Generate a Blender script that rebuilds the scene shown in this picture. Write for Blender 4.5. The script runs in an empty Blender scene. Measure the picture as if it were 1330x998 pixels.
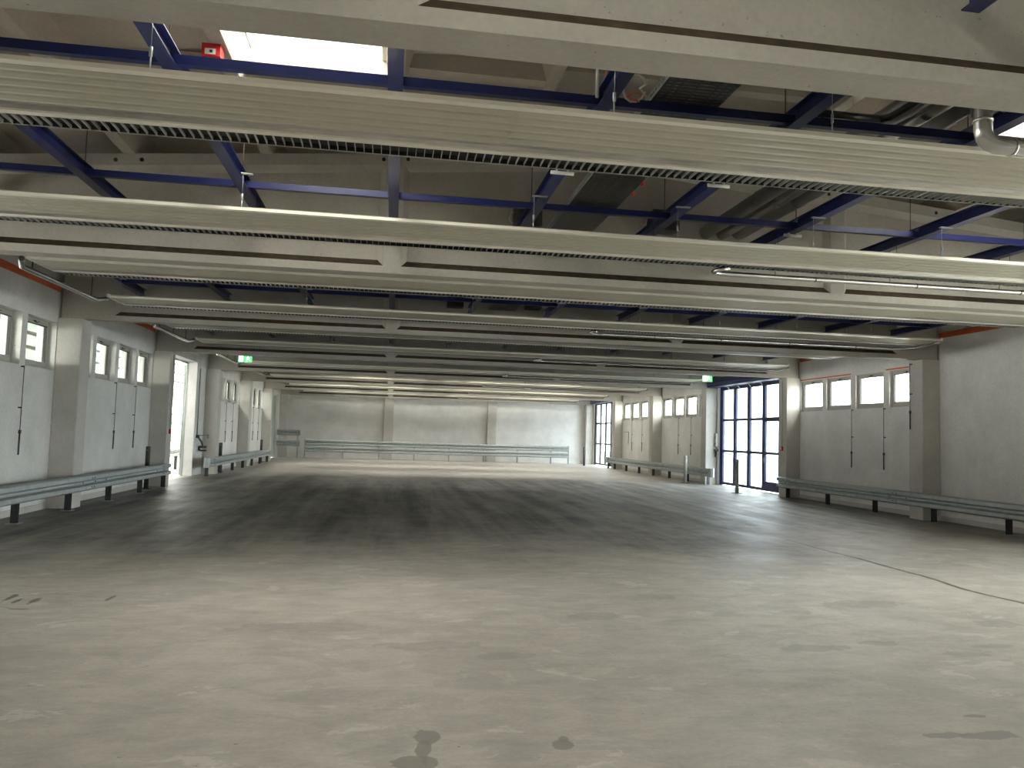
import bpy, bmesh, math, random
from mathutils import Vector, Matrix
random.seed(7)
S = bpy.context.scene
COL = S.collection
R = math.radians

# ------------------------------------------------------------------ camera
cam_d = bpy.data.cameras.new('camera'); cam = bpy.data.objects.new('camera', cam_d); COL.objects.link(cam)
S.camera = cam
F_PX = 1009.5
cam_d.sensor_fit = 'HORIZONTAL'; cam_d.sensor_width = 36.0; cam_d.lens = F_PX / 1330 * 36.0
cam_d.clip_start = 0.05; cam_d.clip_end = 300
yaw, pitch, roll = R(8.789), R(3.787), R(1.676)
fw = Vector((math.sin(yaw)*math.cos(pitch), math.cos(yaw)*math.cos(pitch), math.sin(pitch)))
rt = Vector((math.cos(yaw), -math.sin(yaw), 0)); up = rt.cross(fw)
c, s = math.cos(roll), math.sin(roll)
rt, up = c*rt + s*up, -s*rt + c*up
cam.matrix_world = Matrix(((rt.x, up.x, -fw.x, 0), (rt.y, up.y, -fw.y, 0), (rt.z, up.z, -fw.z, 1.6), (0, 0, 0, 1)))

# ------------------------------------------------------------------ world, exposure
W = bpy.data.worlds.new('sky'); S.world = W; W.use_nodes = True
bg = W.node_tree.nodes['Background']; bg.inputs[0].default_value = (1.0, 0.985, 0.965, 1); bg.inputs[1].default_value = 7.0
W.cycles.sampling_method = 'AUTOMATIC'
_n = W.node_tree; _tc = _n.nodes.new('ShaderNodeTexCoord'); _sx = _n.nodes.new('ShaderNodeSeparateXYZ'); _rp = _n.nodes.new('ShaderNodeValToRGB')
_n.links.new(_tc.outputs['Generated'], _sx.inputs[0]); _n.links.new(_sx.outputs[0], _rp.inputs[0]); _n.links.new(_rp.outputs[0], bg.inputs[0])
_rp.color_ramp.elements[0].position = .15; _rp.color_ramp.elements[0].color = (1.0, .98, .94, 1)
_rp.color_ramp.elements[1].position = .8; _rp.color_ramp.elements[1].color = (.93, .975, 1.0, 1)      # cooler sky towards the right-hand yard
S.view_settings.view_transform = 'Standard'; S.view_settings.look = 'None'
S.view_settings.exposure = 1.85; S.view_settings.gamma = 1; S.view_settings.use_curve_mapping = False
S.cycles.max_bounces = 12; S.cycles.diffuse_bounces = 8; S.cycles.glossy_bounces = 4
S.cycles.transparent_max_bounces = 12; S.cycles.caustics_reflective = False; S.cycles.caustics_refractive = False

# ------------------------------------------------------------------ materials
def nodes(name):
    m = bpy.data.materials.new(name); m.use_nodes = True
    nt = m.node_tree; b = nt.nodes['Principled BSDF']
    return m, nt, b
def N(nt, t, **kw):
    n = nt.nodes.new(t)
    for k, v in kw.items():
        if k in n.inputs.keys() if isinstance(k, str) else False: n.inputs[k].default_value = v
        else: setattr(n, k, v)
    return n
def ramp(nt, src, stops, interp='LINEAR'):
    r = nt.nodes.new('ShaderNodeValToRGB'); r.color_ramp.interpolation = interp
    e = r.color_ramp.elements
    while len(e) > 1: e.remove(e[0])
    e[0].position = stops[0][0]; e[0].color = stops[0][1]
    for p, col in stops[1:]:
        k = e.new(p); k.color = col
    nt.links.new(src, r.inputs[0]); return r
def g(v): return (v, v, v, 1)
def mixc(nt, fac, a, b, mode='MIX'):
    m = nt.nodes.new('ShaderNodeMix'); m.data_type = 'RGBA'; m.blend_type = mode
    for idx, v in ((0, fac), (6, a), (7, b)):
        if hasattr(v, 'is_output') or isinstance(v, bpy.types.NodeSocket): nt.links.new(v, m.inputs[idx])
        elif isinstance(v, (int, float)): m.inputs[idx].default_value = v
        else: m.inputs[idx].default_value = v
    return m.outputs[2]
def wpos(nt, scale=(1, 1, 1), loc=(0, 0, 0)):
    t = nt.nodes.new('ShaderNodeNewGeometry'); mp = nt.nodes.new('ShaderNodeMapping')
    mp.inputs['Scale'].default_value = scale; mp.inputs['Location'].default_value = loc
    nt.links.new(t.outputs['Position'], mp.inputs['Vector']); return mp.outputs[0]
def noise(nt, vec, scale, detail=4, rough=.55, dist=0):
    n = nt.nodes.new('ShaderNodeTexNoise'); n.inputs['Scale'].default_value = scale
    n.inputs['Detail'].default_value = detail; n.inputs['Roughness'].default_value = rough
    n.inputs['Distortion'].default_value = dist
    nt.links.new(vec, n.inputs['Vector']); return n.outputs['Fac']
def simple(name, col, rough=.5, metal=0.0, var=.12, scale=6.0, spec=.5, bump=0.0):
    m, nt, b = nodes(name)
    v = wpos(nt); f = noise(nt, v, scale, 5)
    r = ramp(nt, f, [(.25, tuple(x*(1-var) for x in col[:3])+(1,)), (.75, tuple(min(1, x*(1+var)) for x in col[:3])+(1,))])
    nt.links.new(r.outputs[0], b.inputs['Base Color'])
    b.inputs['Roughness'].default_value = rough; b.inputs['Metallic'].default_value = metal
    b.inputs['Specular IOR Level'].default_value = spec
    if bump:
        bp = nt.nodes.new('ShaderNodeBump'); bp.inputs['Strength'].default_value = bump; bp.inputs['Distance'].default_value = .01
        nt.links.new(noise(nt, v, scale*8, 4), bp.inputs['Height']); nt.links.new(bp.outputs[0], b.inputs['Normal'])
    return m
def concrete(name, col, dirt=(.3, .28, .24), amount=.35, rough=.85):
    m, nt, b = nodes(name)
    v = wpos(nt)
    base = ramp(nt, noise(nt, v, 1.3, 6, .6), [(.3, tuple(x*.88 for x in col)+(1,)), (.7, tuple(min(1, x*1.06) for x in col)+(1,))]).outputs[0]
    fine = ramp(nt, noise(nt, v, 25, 3), [(.3, g(.9)), (.7, g(1.0))]).outputs[0]
    base = mixc(nt, 1.0, base, fine, 'MULTIPLY')
    msk = ramp(nt, noise(nt, v, .55, 7, .7, .6), [(.52, g(0)), (.78, g(amount))]).outputs[0]
    base = mixc(nt, msk, base, dirt+(1,))
    pits = ramp(nt, noise(nt, v, 38, 1), [(.755, g(0)), (.78, g(.55))]).outputs[0]
    base = mixc(nt, pits, base, (.12, .11, .1, 1))
    nt.links.new(base, b.inputs['Base Color']); b.inputs['Roughness'].default_value = rough
    b.inputs['Specular IOR Level'].default_value = .25
    bp = nt.nodes.new('ShaderNodeBump'); bp.inputs['Strength'].default_value = .25; bp.inputs['Distance'].default_value = .006
    nt.links.new(noise(nt, v, 18, 5), bp.inputs['Height']); nt.links.new(bp.outputs[0], b.inputs['Normal'])
    return m

M = {}
M['beam'] = concrete('painted_concrete', (.47, .445, .39), (.33, .29, .23), .3)
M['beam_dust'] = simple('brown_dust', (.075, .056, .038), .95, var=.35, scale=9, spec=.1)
M['column'] = concrete('column_concrete', (.64, .615, .57), (.36, .33, .29), .35)
M['wall'] = concrete('plaster', (.84, .83, .80), (.52, .505, .475), .35)
M['ceil'] = concrete('roof_concrete', (.50, .45, .375), (.33, .28, .21), .3)
M['panel'] = simple('beige_enamel', (.50, .475, .375), .36, var=.04, scale=2)
M['lip'] = simple('white_enamel', (.84, .80, .69), .3, var=.05, scale=2)
M['refl'] = simple('dull_aluminium', (.55, .53, .48), .28, .85, var=.15, scale=3)
M['louvre'] = simple('louvre_grey', (.50, .50, .46), .4, .2, var=.1)
M['dark'] = simple('dark_sheet', (.06, .06, .058), .6, .3)
M['blue'] = simple('blue_paint', (.015, .022, .108), .33, var=.12, scale=4)
M['navy'] = simple('navy_paint', (.03, .036, .11), .45, var=.12, scale=4)
M['galv'] = simple('galvanised_steel', (.42, .455, .45), .48, .55, var=.16, scale=7)
M['galv_dark'] = simple('weathered_galvanised_steel', (.07, .075, .075), .55, .5, var=.25, scale=7)
M['tray'] = simple('tray_steel', (.09, .09, .085), .3, .8, var=.3, scale=12)
M['pipe'] = simple('aluminium_jacket', (.60, .59, .56), .27, .95, var=.1, scale=5)
M['pipe_dull'] = simple('dull_jacket', (.25, .25, .235), .38, .8, var=.2, scale=5)
M['white'] = simple('white_paint', (.74, .73, .69), .45, var=.05)
M['frame'] = simple('window_frame', (.47, .455, .41), .45, var=.06)
M['seal'] = simple('black_rubber', (.02, .02, .02), .6)
M['orange'] = simple('orange_paint', (.62, .13, .045), .6, var=.15, scale=5)
M['red'] = simple('red_plastic', (.55, .02, .02), .4)
M['cable'] = simple('orange_cable', (.75, .22, .08), .5)
M['wire'] = simple('white_cable', (.75, .74, .7), .5)
M['bollard'] = simple('dark_bollard_steel', (.07, .07, .068), .5, .5, var=.4, scale=14)
M['bollard_pale'] = simple('pale_bollard_paint', (.42, .42, .38), .5, .2, var=.25, scale=10)
M['leaf'] = simple('grey_green_door_sheet', (.36, .40, .36), .5, var=.06)
M['clad'] = simple('pale_cladding', (.20, .22, .19), .5, var=.04)
M['yard'] = simple('yard_paving', (.45, .45, .44), .9, var=.1)
M['copper'] = simple('rusty_rod', (.33, .22, .13), .5, .5)

def glass(name, tint=(1, 1, 1, 1), refl=.12, trans=None):
    m = bpy.data.materials.new(name); m.use_nodes = True; nt = m.node_tree; nt.nodes.clear()
    o = nt.nodes.new('ShaderNodeOutputMaterial'); t = nt.nodes.new('ShaderNodeBsdfTransparent'); t.inputs[0].default_value = tint
    gl = nt.nodes.new('ShaderNodeBsdfGlossy'); gl.inputs['Roughness'].default_value = .04
    mx = nt.nodes.new('ShaderNodeMixShader'); fr = nt.nodes.new('ShaderNodeFresnel'); fr.inputs[0].default_value = 1.45
    ge = nt.nodes.new('ShaderNodeNewGeometry'); ff = nt.nodes.new('ShaderNodeMath'); ff.operation = 'SUBTRACT'; ff.inputs[0].default_value = 1; nt.links.new(ge.outputs['Backfacing'], ff.inputs[1]); mm = nt.nodes.new('ShaderNodeMath'); mm.operation = 'MULTIPLY'; nt.links.new(fr.outputs[0], mm.inputs[0]); nt.links.new(ff.outputs[0], mm.inputs[1]); nt.links.new(mm.outputs[0], mx.inputs[0]); nt.links.new(t.outputs[0], mx.inputs[1]); nt.links.new(gl.outputs[0], mx.inputs[2])
    nt.links.new(mx.outputs[0], o.inputs[0]); return m
M['glass'] = glass('clear_glass', (.93, .95, .93, 1))
M['doorglass'] = glass('tinted_door_glass', (.62, .66, .68, 1))
M['roofglass'] = glass('skylight_glazing', (.9, .9, .88, 1))

def emis(name, col, st):
    m, nt, b = nodes(name); b.inputs['Base Color'].default_value = col
    b.inputs['Emission Color'].default_value = col; b.inputs['Emission Strength'].default_value = st; return m
M['exit_green'] = emis('lit_green', (.06, .62, .12, 1), .9)
M['exit_white'] = emis('lit_white', (.85, 1, .85, 1), 1.2)

def mathn(nt, op, a, b=None, clamp=False):
    n = nt.nodes.new('ShaderNodeMath'); n.operation = op; n.use_clamp = clamp
    for i, v in enumerate((a, b)):
        if v is None: continue
        if isinstance(v, (int, float)): n.inputs[i].default_value = v
        else: nt.links.new(v, n.inputs[i])
    return n.outputs[0]

def floor_material():
    m, nt, b = nodes('worn_concrete_floor')
    v = wpos(nt)
    sep = nt.nodes.new('ShaderNodeSeparateXYZ'); nt.links.new(v, sep.inputs[0])
    x, y = sep.outputs[0], sep.outputs[1]
    big = noise(nt, v, .35, 6, .65, .4)
    base = ramp(nt, big, [(.3, (.41, .375, .33, 1)), (.55, (.48, .445, .395, 1)), (.75, (.54, .505, .45, 1))]).outputs[0]
    mid = ramp(nt, noise(nt, wpos(nt, (1, 1.8, 1)), 2.2, 8, .7, .3), [(.3, g(.74)), (.7, g(1.1))]).outputs[0]
    base = mixc(nt, 1, base, mid, 'MULTIPLY')
    fine = ramp(nt, noise(nt, v, 30, 4, .7), [(.3, g(.88)), (.7, g(1.04))]).outputs[0]
    base = mixc(nt, 1, base, fine, 'MULTIPLY')
    # worn patches of surface coat, sharp edged
    pn = noise(nt, wpos(nt, (1, 1.5, 1), (3, 1, 0)), .85, 9, .66, .7)
    pz = ramp(nt, y, [(0, g(0))]) if False else None
    ring = mathn(nt, 'SUBTRACT', 1, mathn(nt, 'DIVIDE', mathn(nt, 'ABSOLUTE', mathn(nt, 'SUBTRACT', y, 6.8)), 5.0), True)
    pm = ramp(nt, mathn(nt, 'ADD', pn, mathn(nt, 'MULTIPLY', ring, .05)), [(.575, g(0)), (.582, g(.35))]).outputs[0]
    base = mixc(nt, pm, base, (.30, .28, .25, 1))
    pl = noise(nt, wpos(nt, (1, 1.6, 1), (9, 4, 0)), 1.1, 9, .7, .5)
    pm2 = ramp(nt, pl, [(.61, g(0)), (.625, g(.45))]).outputs[0]
    base = mixc(nt, pm2, base, (.61, .585, .53, 1))
    # tyre dirt, with painted-in shade of the dim bays, over mid hall
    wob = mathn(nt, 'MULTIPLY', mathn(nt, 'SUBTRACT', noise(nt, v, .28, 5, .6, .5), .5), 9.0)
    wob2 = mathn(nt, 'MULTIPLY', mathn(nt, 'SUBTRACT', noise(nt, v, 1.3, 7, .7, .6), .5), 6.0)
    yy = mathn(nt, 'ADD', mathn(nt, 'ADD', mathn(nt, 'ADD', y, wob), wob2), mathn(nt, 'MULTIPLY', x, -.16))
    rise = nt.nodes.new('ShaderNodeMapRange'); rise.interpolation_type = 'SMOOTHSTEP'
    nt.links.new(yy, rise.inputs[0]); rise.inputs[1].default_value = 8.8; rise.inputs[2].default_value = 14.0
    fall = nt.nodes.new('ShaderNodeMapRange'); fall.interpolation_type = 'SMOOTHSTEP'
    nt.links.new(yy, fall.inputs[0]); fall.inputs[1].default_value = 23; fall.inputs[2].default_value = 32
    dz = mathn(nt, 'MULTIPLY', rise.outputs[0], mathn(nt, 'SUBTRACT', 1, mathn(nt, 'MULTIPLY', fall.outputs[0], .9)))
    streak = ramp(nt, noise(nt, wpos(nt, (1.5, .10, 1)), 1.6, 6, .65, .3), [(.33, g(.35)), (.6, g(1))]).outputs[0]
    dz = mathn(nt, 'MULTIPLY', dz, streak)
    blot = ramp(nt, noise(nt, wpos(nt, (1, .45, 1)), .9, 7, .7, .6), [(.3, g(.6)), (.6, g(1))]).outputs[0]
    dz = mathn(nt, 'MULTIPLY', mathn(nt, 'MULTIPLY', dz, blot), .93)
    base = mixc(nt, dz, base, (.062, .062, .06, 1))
    # tyre tracks running down the hall
    def track(x0, w, y0, y1, k, slope=0.0):
        xx = mathn(nt, 'ADD', mathn(nt, 'SUBTRACT', x, x0), mathn(nt, 'MULTIPLY', y, slope))
        xx = mathn(nt, 'ADD', xx, mathn(nt, 'MULTIPLY', mathn(nt, 'SUBTRACT', noise(nt, v, .5, 3), .5), .5))
        d = mathn(nt, 'SUBTRACT', 1, mathn(nt, 'DIVIDE', mathn(nt, 'ABSOLUTE', xx), w), True)
        r1 = nt.nodes.new('ShaderNodeMapRange'); nt.links.new(y, r1.inputs[0]); r1.inputs[1].default_value = y0; r1.inputs[2].default_value = y0+3
        r2 = nt.nodes.new('ShaderNodeMapRange'); nt.links.new(y, r2.inputs[0]); r2.inputs[1].default_value = y1+3; r2.inputs[2].default_value = y1
        return mathn(nt, 'MULTIPLY', mathn(nt, 'MULTIPLY', mathn(nt, 'MULTIPLY', d, r1.outputs[0]), r2.outputs[0]), k)
    for a in ((-.9, .35, 11, 24, .6), (-2.6, .4, 12, 26, .5), (.5, .3, 11, 22, .5), (2.0, .35, 12, 26, .5), (3.6, .3, 12, 27, .45)):
        base = mixc(nt, track(*a), base, (.035, .035, .035, 1))
    for a in ((-1.7, .22, 10, 21, .28), (1.3, .22, 11, 22, .22)):
        base = mixc(nt, track(*a), base, (.36, .35, .33, 1))
    # single stains: (x, y, rx, ry)
    dist = noise(nt, v, 7, 5, .6)
    dist2 = noise(nt, wpos(nt, (1, 1, 1), (5, 5, 5)), 7, 5, .6)
    def stain(cx, cy, rx, ry, col, k, edge=.06, wobble=2.0):
        dx = mathn(nt, 'ADD', mathn(nt, 'DIVIDE', mathn(nt, 'SUBTRACT', x, cx), rx), mathn(nt, 'MULTIPLY', mathn(nt, 'SUBTRACT', dist, .5), wobble))
        dy = mathn(nt, 'ADD', mathn(nt, 'DIVIDE', mathn(nt, 'SUBTRACT', y, cy), ry), mathn(nt, 'MULTIPLY', mathn(nt, 'SUBTRACT', dist2, .5), wobble))
        d = mathn(nt, 'SQRT', mathn(nt, 'ADD', mathn(nt, 'MULTIPLY', dx, dx), mathn(nt, 'MULTIPLY', dy, dy)))
        r = nt.nodes.new('ShaderNodeMapRange'); nt.links.new(d, r.inputs[0])
        r.inputs[1].default_value = 1; r.inputs[2].default_value = 1-edge; r.inputs[3].default_value = 0; r.inputs[4].default_value = k
        return mixc(nt, r.outputs[0], base, col)
    sc = (.22, .205, .18, 1)
    for st in ((.25, 4.23, .06, .09), (.235, 4.07, .035, .11), (.17, 3.9, .10, .07), (.95, 4.07, .05, .055), (.97, 4.14, .025, .03),
               (3.13, 4.02, .11, .035), (3.38, 4.0, .14, .055), (3.54, 4.29, .06, .02), (4.51, 5.56, .16, .06), (4.92, 5.77, .16, .05),
               (4.0, 5.9, .13, .06), (4.79, 7.35, .35, .14), (2.74, 7.74, .16, .12), (3.36, 5.79, .22, .08), (1.9, 6.9, .2, .12),
               (-.6, 6.6, .5, .12), (.4, 6.0, .3, .1), (.9, 5.7, .16, .07), (5.6, 6.5, .22, .1)):
        base = stain(st[0], st[1], st[2]*1.25, st[3]*1.25, sc, .8 if st[1] < 5 else .38)
    for st in ((-3.34, 7.78, .035, .16), (-3.22, 7.62, .03, .10), (-3.08, 7.66, .035, .17), (-3.06, 7.30, .10, .02), (-2.48, 7.74, .028, .14), (6.62, 9.6, .05, .75)):
        base = stain(st[0], st[1], st[2], st[3], (.09, .065, .05, 1), .75, .3)
    # scuffed pale run and joint on the right, joint on the left
    base = mixc(nt, track(4.3, .12, 1, 6, .0), base, (.6, .6, .56, 1))
    j = ramp(nt, mathn(nt, 'ABSOLUTE', mathn(nt, 'ADD', mathn(nt, 'SUBTRACT', x, 6.6), mathn(nt, 'MULTIPLY', mathn(nt, 'SUBTRACT', noise(nt, v, .7, 3), .5), .35))), [(0.0, g(1)), (.022, g(.85)), (.045, g(0))]).outputs[0]
    jy = nt.nodes.new('ShaderNodeMapRange'); nt.links.new(y, jy.inputs[0]); jy.inputs[1].default_value = 13; jy.inputs[2].default_value = 10
    base = mixc(nt, mathn(nt, 'MULTIPLY', j, jy.outputs[0]), base, (.06, .055, .05, 1))
    j2 = ramp(nt, mathn(nt, 'ABSOLUTE', mathn(nt, 'SUBTRACT', y, 16.65)), [(0, g(.8)), (.03, g(0))]).outputs[0]
    base = mixc(nt, j2, base, (.03, .03, .03, 1))
    # fine cracks at the left
    vor = nt.nodes.new('ShaderNodeTexVoronoi'); vor.feature = 'DISTANCE_TO_EDGE'; vor.inputs['Scale'].default_value = 1.1
    nv = nt.nodes.new('ShaderNodeMapping'); nt.links.new(v, nv.inputs[0]); nt.links.new(v, vor.inputs['Vector'])
    cr = ramp(nt, vor.outputs['Distance'], [(0, g(1)), (.012, g(0))]).outputs[0]
    cx = mathn(nt, 'SUBTRACT', 1, mathn(nt, 'MULTIPLY', mathn(nt, 'ADD', mathn(nt, 'ABSOLUTE', mathn(nt, 'SUBTRACT', x, -3.1)), mathn(nt, 'ABSOLUTE', mathn(nt, 'SUBTRACT', y, 7.7))), 1.3), True)
    base = mixc(nt, mathn(nt, 'MULTIPLY', cr, cx), base, (.08, .06, .05, 1))
    # specks
    spk = ramp(nt, noise(nt, v, 16, 2), [(.74, g(0)), (.76, g(.6))]).outputs[0]
    base = mixc(nt, spk, base, (.14, .12, .10, 1))
    nt.links.new(base, b.inputs['Base Color'])
    rr = ramp(nt, noise(nt, wpos(nt, (1, .6, 1)), 1.4, 7, .7), [(.3, g(.40)), (.7, g(.64))]).outputs[0]
    nt.links.new(rr, b.inputs['Roughness']); b.inputs['Specular IOR Level'].default_value = .42
    bp = nt.nodes.new('ShaderNodeBump'); bp.inputs['Strength'].default_value = .35; bp.inputs['Distance'].default_value = .004
    nt.links.new(noise(nt, v, 9, 8, .7), bp.inputs['Height']); nt.links.new(bp.outputs[0], b.inputs['Normal'])
    return m
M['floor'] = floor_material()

# ------------------------------------------------------------------ mesh helpers
def nb(): return bmesh.new()
def box(bm, x0, x1, y0, y1, z0, z1, mi=0):
    v = [bm.verts.new(p) for p in ((x0,y0,z0),(x1,y0,z0),(x1,y1,z0),(x0,y1,z0),(x0,y0,z1),(x1,y0,z1),(x1,y1,z1),(x0,y1,z1))]
    for f in ((0,3,2,1),(4,5,6,7),(0,1,5,4),(1,2,6,5),(2,3,7,6),(3,0,4,7)):
        bm.faces.new([v[i] for i in f]).material_index = mi
def bbox(bm, x0, x1, y0, y1, z0, z1, r=.004, mi=0):     # bevelled box
    b2 = bmesh.new(); box(b2, x0, x1, y0, y1, z0, z1, mi)
    bmesh.ops.bevel(b2, geom=b2.edges[:], offset=r, segments=2, affect='EDGES', profile=.7)
    merge(bm, b2)
def merge(bm, b2):
    me = bpy.data.meshes.new('t'); b2.to_mesh(me); b2.free(); bm.from_mesh(me); bpy.data.meshes.remove(me)
def prism(bm, prof, axis, a, b, mi=0, caps=True):
    """prof: 2-D outline; axis x -> (y,z), axis y -> (x,z), axis z -> (x,y)"""
    def P(p, t): return {'x': (t, p[0], p[1]), 'y': (p[0], t, p[1]), 'z': (p[0], p[1], t)}[axis]
    A = [bm.verts.new(P(p, a)) for p in prof]; B = [bm.verts.new(P(p, b)) for p in prof]
    n = len(prof)
    for i in range(n):
        bm.faces.new((A[i], A[(i+1) % n], B[(i+1) % n], B[i])).material_index = mi
    if caps:
        bm.faces.new(A[::-1]).material_index = mi; bm.faces.new(B).material_index = mi
def tube(bm, pts, r, seg=10, mi=0, caps=True):
    pts = [Vector(p) for p in pts]; rings = []
    prev = None
    for i, p in enumerate(pts):
        d = (pts[min(i+1, len(pts)-1)] - pts[max(i-1, 0)]).normalized()
        a = Vector((0, 0, 1)) if abs(d.z) < .9 else Vector((1, 0, 0))
        if prev is not None: a = prev
        u = (a - d*a.dot(d)).normalized(); w = d.cross(u); prev = u
        rr = r[i] if isinstance(r, (list, tuple)) else r
        rings.append([bm.verts.new(p + u*math.cos(2*math.pi*k/seg)*rr + w*math.sin(2*math.pi*k/seg)*rr) for k in range(seg)])
    for A, B in zip(rings, rings[1:]):
        for k in range(seg):
            f = bm.faces.new((A[k], A[(k+1) % seg], B[(k+1) % seg], B[k])); f.smooth = True; f.material_index = mi
    if caps: bm.faces.new(rings[0][::-1]).material_index = mi; bm.faces.new(rings[-1]).material_index = mi
def strip(bm, prof, axis, a, b, th, mi=0, smooth=False):
    """thin sheet: open profile given thickness th along the first coordinate's normal"""
    n = len(prof); off = []
    for i in range(n):
        p, q = prof[max(i-1, 0)], prof[min(i+1, n-1)]
        dx, dy = q[0]-p[0], q[1]-p[1]; l = math.hypot(dx, dy)
        off.append((prof[i][0]-dy/l*th, prof[i][1]+dx/l*th))
    prism(bm, prof + off[::-1], axis, a, b, mi)
def obj(name, bm, mats, parent=None, loc=None):
    bmesh.ops.recalc_face_normals(bm, faces=bm.faces[:])
    me = bpy.data.meshes.new(name); bm.to_mesh(me); bm.free()
    if not isinstance(mats, (list, tuple)): mats = [mats]
    for m in mats: me.materials.append(M[m] if isinstance(m, str) else m)
    o = bpy.data.objects.new(name, me); COL.objects.link(o)
    if loc: o.location = loc
    if parent: o.parent = parent
    return o
def tag(o, label=None, cat=None, group=None, kind=None):
    if label: o['label'] = label
    if cat: o['category'] = cat
    if group: o['group'] = group
    if kind: o['kind'] = kind
    return o
def empty(name, loc):
    o = bpy.data.objects.new(name, None); o.location = loc; o.empty_display_size = .1; COL.objects.link(o); return o
def clone(o, loc=None):
    c = o.copy(); COL.objects.link(c)
    if loc is not None: c.location = loc
    for ch in list(o.children):
        k = ch.copy(); COL.objects.link(k); k.parent = c
        for gch in list(ch.children):
            q = gch.copy(); COL.objects.link(q); q.parent = k
    return c
ORD = ['zeroth', 'first', 'second', 'third', 'fourth', 'fifth', 'sixth', 'seventh', 'eighth', 'ninth', 'tenth', 'eleventh', 'twelfth', 'thirteenth', 'fourteenth', 'fifteenth', 'sixteenth']

# ------------------------------------------------------------------ layout numbers
Y0, STEP = 3.655, 6.0
def YB(k): return Y0 + STEP*k          # near face of beam k
BT = .255                              # beam thickness
ZB = 3.56                              # beam underside
XL, XR = -5.81, 11.66                  # inner faces of the columns
WL, WR = -6.25, 12.10                  # inner faces of the walls
YFRONT, YBACK = -9.0, 46.2
def top(x): return 5.34 - .086*abs(x-2.92)
RIBX = [-.06 + 1.565*(i-3) for i in range(11)]     # -4.76 ... 10.9
WT = .34

# ------------------------------------------------------------------ structure: floor, walls
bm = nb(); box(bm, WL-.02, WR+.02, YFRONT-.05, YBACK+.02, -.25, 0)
tag(obj('floor', bm, 'floor'), 'worn grey concrete hall floor darkened with tyre dirt and painted shade in the middle', kind='structure')

def wall_mesh(name, plane, d0, d1, h0, h1, z0, z1, openings, mat='wall'):
    """plane 'x': wall lies along Y between x=d0 and x=d1. openings: (a,b,za,zb)"""
    hs = sorted({h0, h1, *[v for o in openings for v in o[:2]]}); zs = sorted({z0, z1, *[v for o in openings for v in o[2:]]})
    def solid(i, j):
        if i < 0 or j < 0 or i >= len(hs)-1 or j >= len(zs)-1: return False
        a, z = (hs[i]+hs[i+1])/2, (zs[j]+zs[j+1])/2
        return not any(o[0] < a < o[1] and o[2] < z < o[3] for o in openings)
    bm = nb(); cache = {}
    def V(d, a, z):
        k = (d, a, z)
        if k not in cache: cache[k] = bm.verts.new((d, a, z) if plane == 'x' else (a, d, z))
        return cache[k]
    for i in range(len(hs)-1):
        for j in range(len(zs)-1):
            if not solid(i, j): continue
            a, b, p, q = hs[i], hs[i+1], zs[j], zs[j+1]
            bm.faces.new((V(d0,a,p), V(d0,b,p), V(d0,b,q), V(d0,a,q)))
            bm.faces.new((V(d1,a,p), V(d1,a,q), V(d1,b,q), V(d1,b,p)))
            if not solid(i-1, j): bm.faces.new((V(d0,a,p), V(d0,a,q), V(d1,a,q), V(d1,a,p)))
            if not solid(i+1, j): bm.faces.new((V(d0,b,p), V(d1,b,p), V(d1,b,q), V(d0,b,q)))
            if not solid(i, j-1): bm.faces.new((V(d0,a,p), V(d1,a,p), V(d1,b,p), V(d0,b,p)))
            if not solid(i, j+1): bm.faces.new((V(d0,a,q), V(d0,b,q), V(d1,b,q), V(d1,a,q)))
    return tag(obj(name, bm, mat), kind='structure')

WZ0, WZ1 = 2.56, 3.46
WSTART = (.62, 2.02, 3.42, 4.80); WW = 1.18
def win_openings(k): return [(YB(k)+s, YB(k)+s+WW, WZ0, WZ1) for s in WSTART]
LEFT_BAYS, RIGHT_BAYS = (0, 1, 2, 4, 5), (2, 4, 5)
DL = (22.35, 26.4, 0.0, 3.66)           # open doorway on the left
DL2 = (40.5, 45.1, 0.0, 3.5)             # pale door at the far left
DR1 = (22.92, 27.45, 0.0, 3.98)
DR3 = (4.6, 9.15, 0.0, 3.7); DR4 = (-1.6, 2.95, 0.0, 3.7)      # added doors lighting the foreground, unseen beside the camera
DR2 = (40.95, 45.45, 0.0, 3.75)
opL = [o for k in LEFT_BAYS for o in win_openings(k)] + [DL, DL2]
opR = [o for k in RIGHT_BAYS for o in win_openings(k)] + [DR1, DR2, DR3, DR4]
wl = wall_mesh('wall_left', 'x', WL-WT, WL, YFRONT, YBACK, -.2, 4.80, opL)
wr = wall_mesh('wall_right', 'x', WR, WR+WT, YFRONT, YBACK, -.2, 4.80, opR)
wb = wall_mesh('wall_back', 'y', YBACK, YBACK+WT, WL-WT, WR+WT, -.2, 5.65, [])
wf = wall_mesh('wall_front', 'y', YFRONT-WT, YFRONT, WL-WT, WR+WT, -.2, 5.65, [])
wl['label'] = 'pale plastered left wall with deep-set high windows'; wr['label'] = 'grey plastered right wall with a row of bright high windows'
wb['label'] = 'blank pale back wall at the far end'; wf['label'] = 'blank wall behind the camera'

BR = [(YB(k)+.47, YB(k+1)-.02) for k in (1,2,4,5)]
for nm, x0, x1, segs, lab in (
    ('baseboard_left', WL, WL+.025, [(YB(k)+.47, YB(k+1)-.02) for k in (-1,0,1,2,4,5)], 'low pale skirting strip along the left wall'),
    ('baseboard_right', WR-.025, WR, BR, 'low pale skirting strip along the right wall')):
    bm = nb()
    for a, b in segs:
        box(bm, x0, x1, a, b, .0, .11)
    tag(obj(nm, bm, 'column'), lab, kind='structure')
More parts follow.
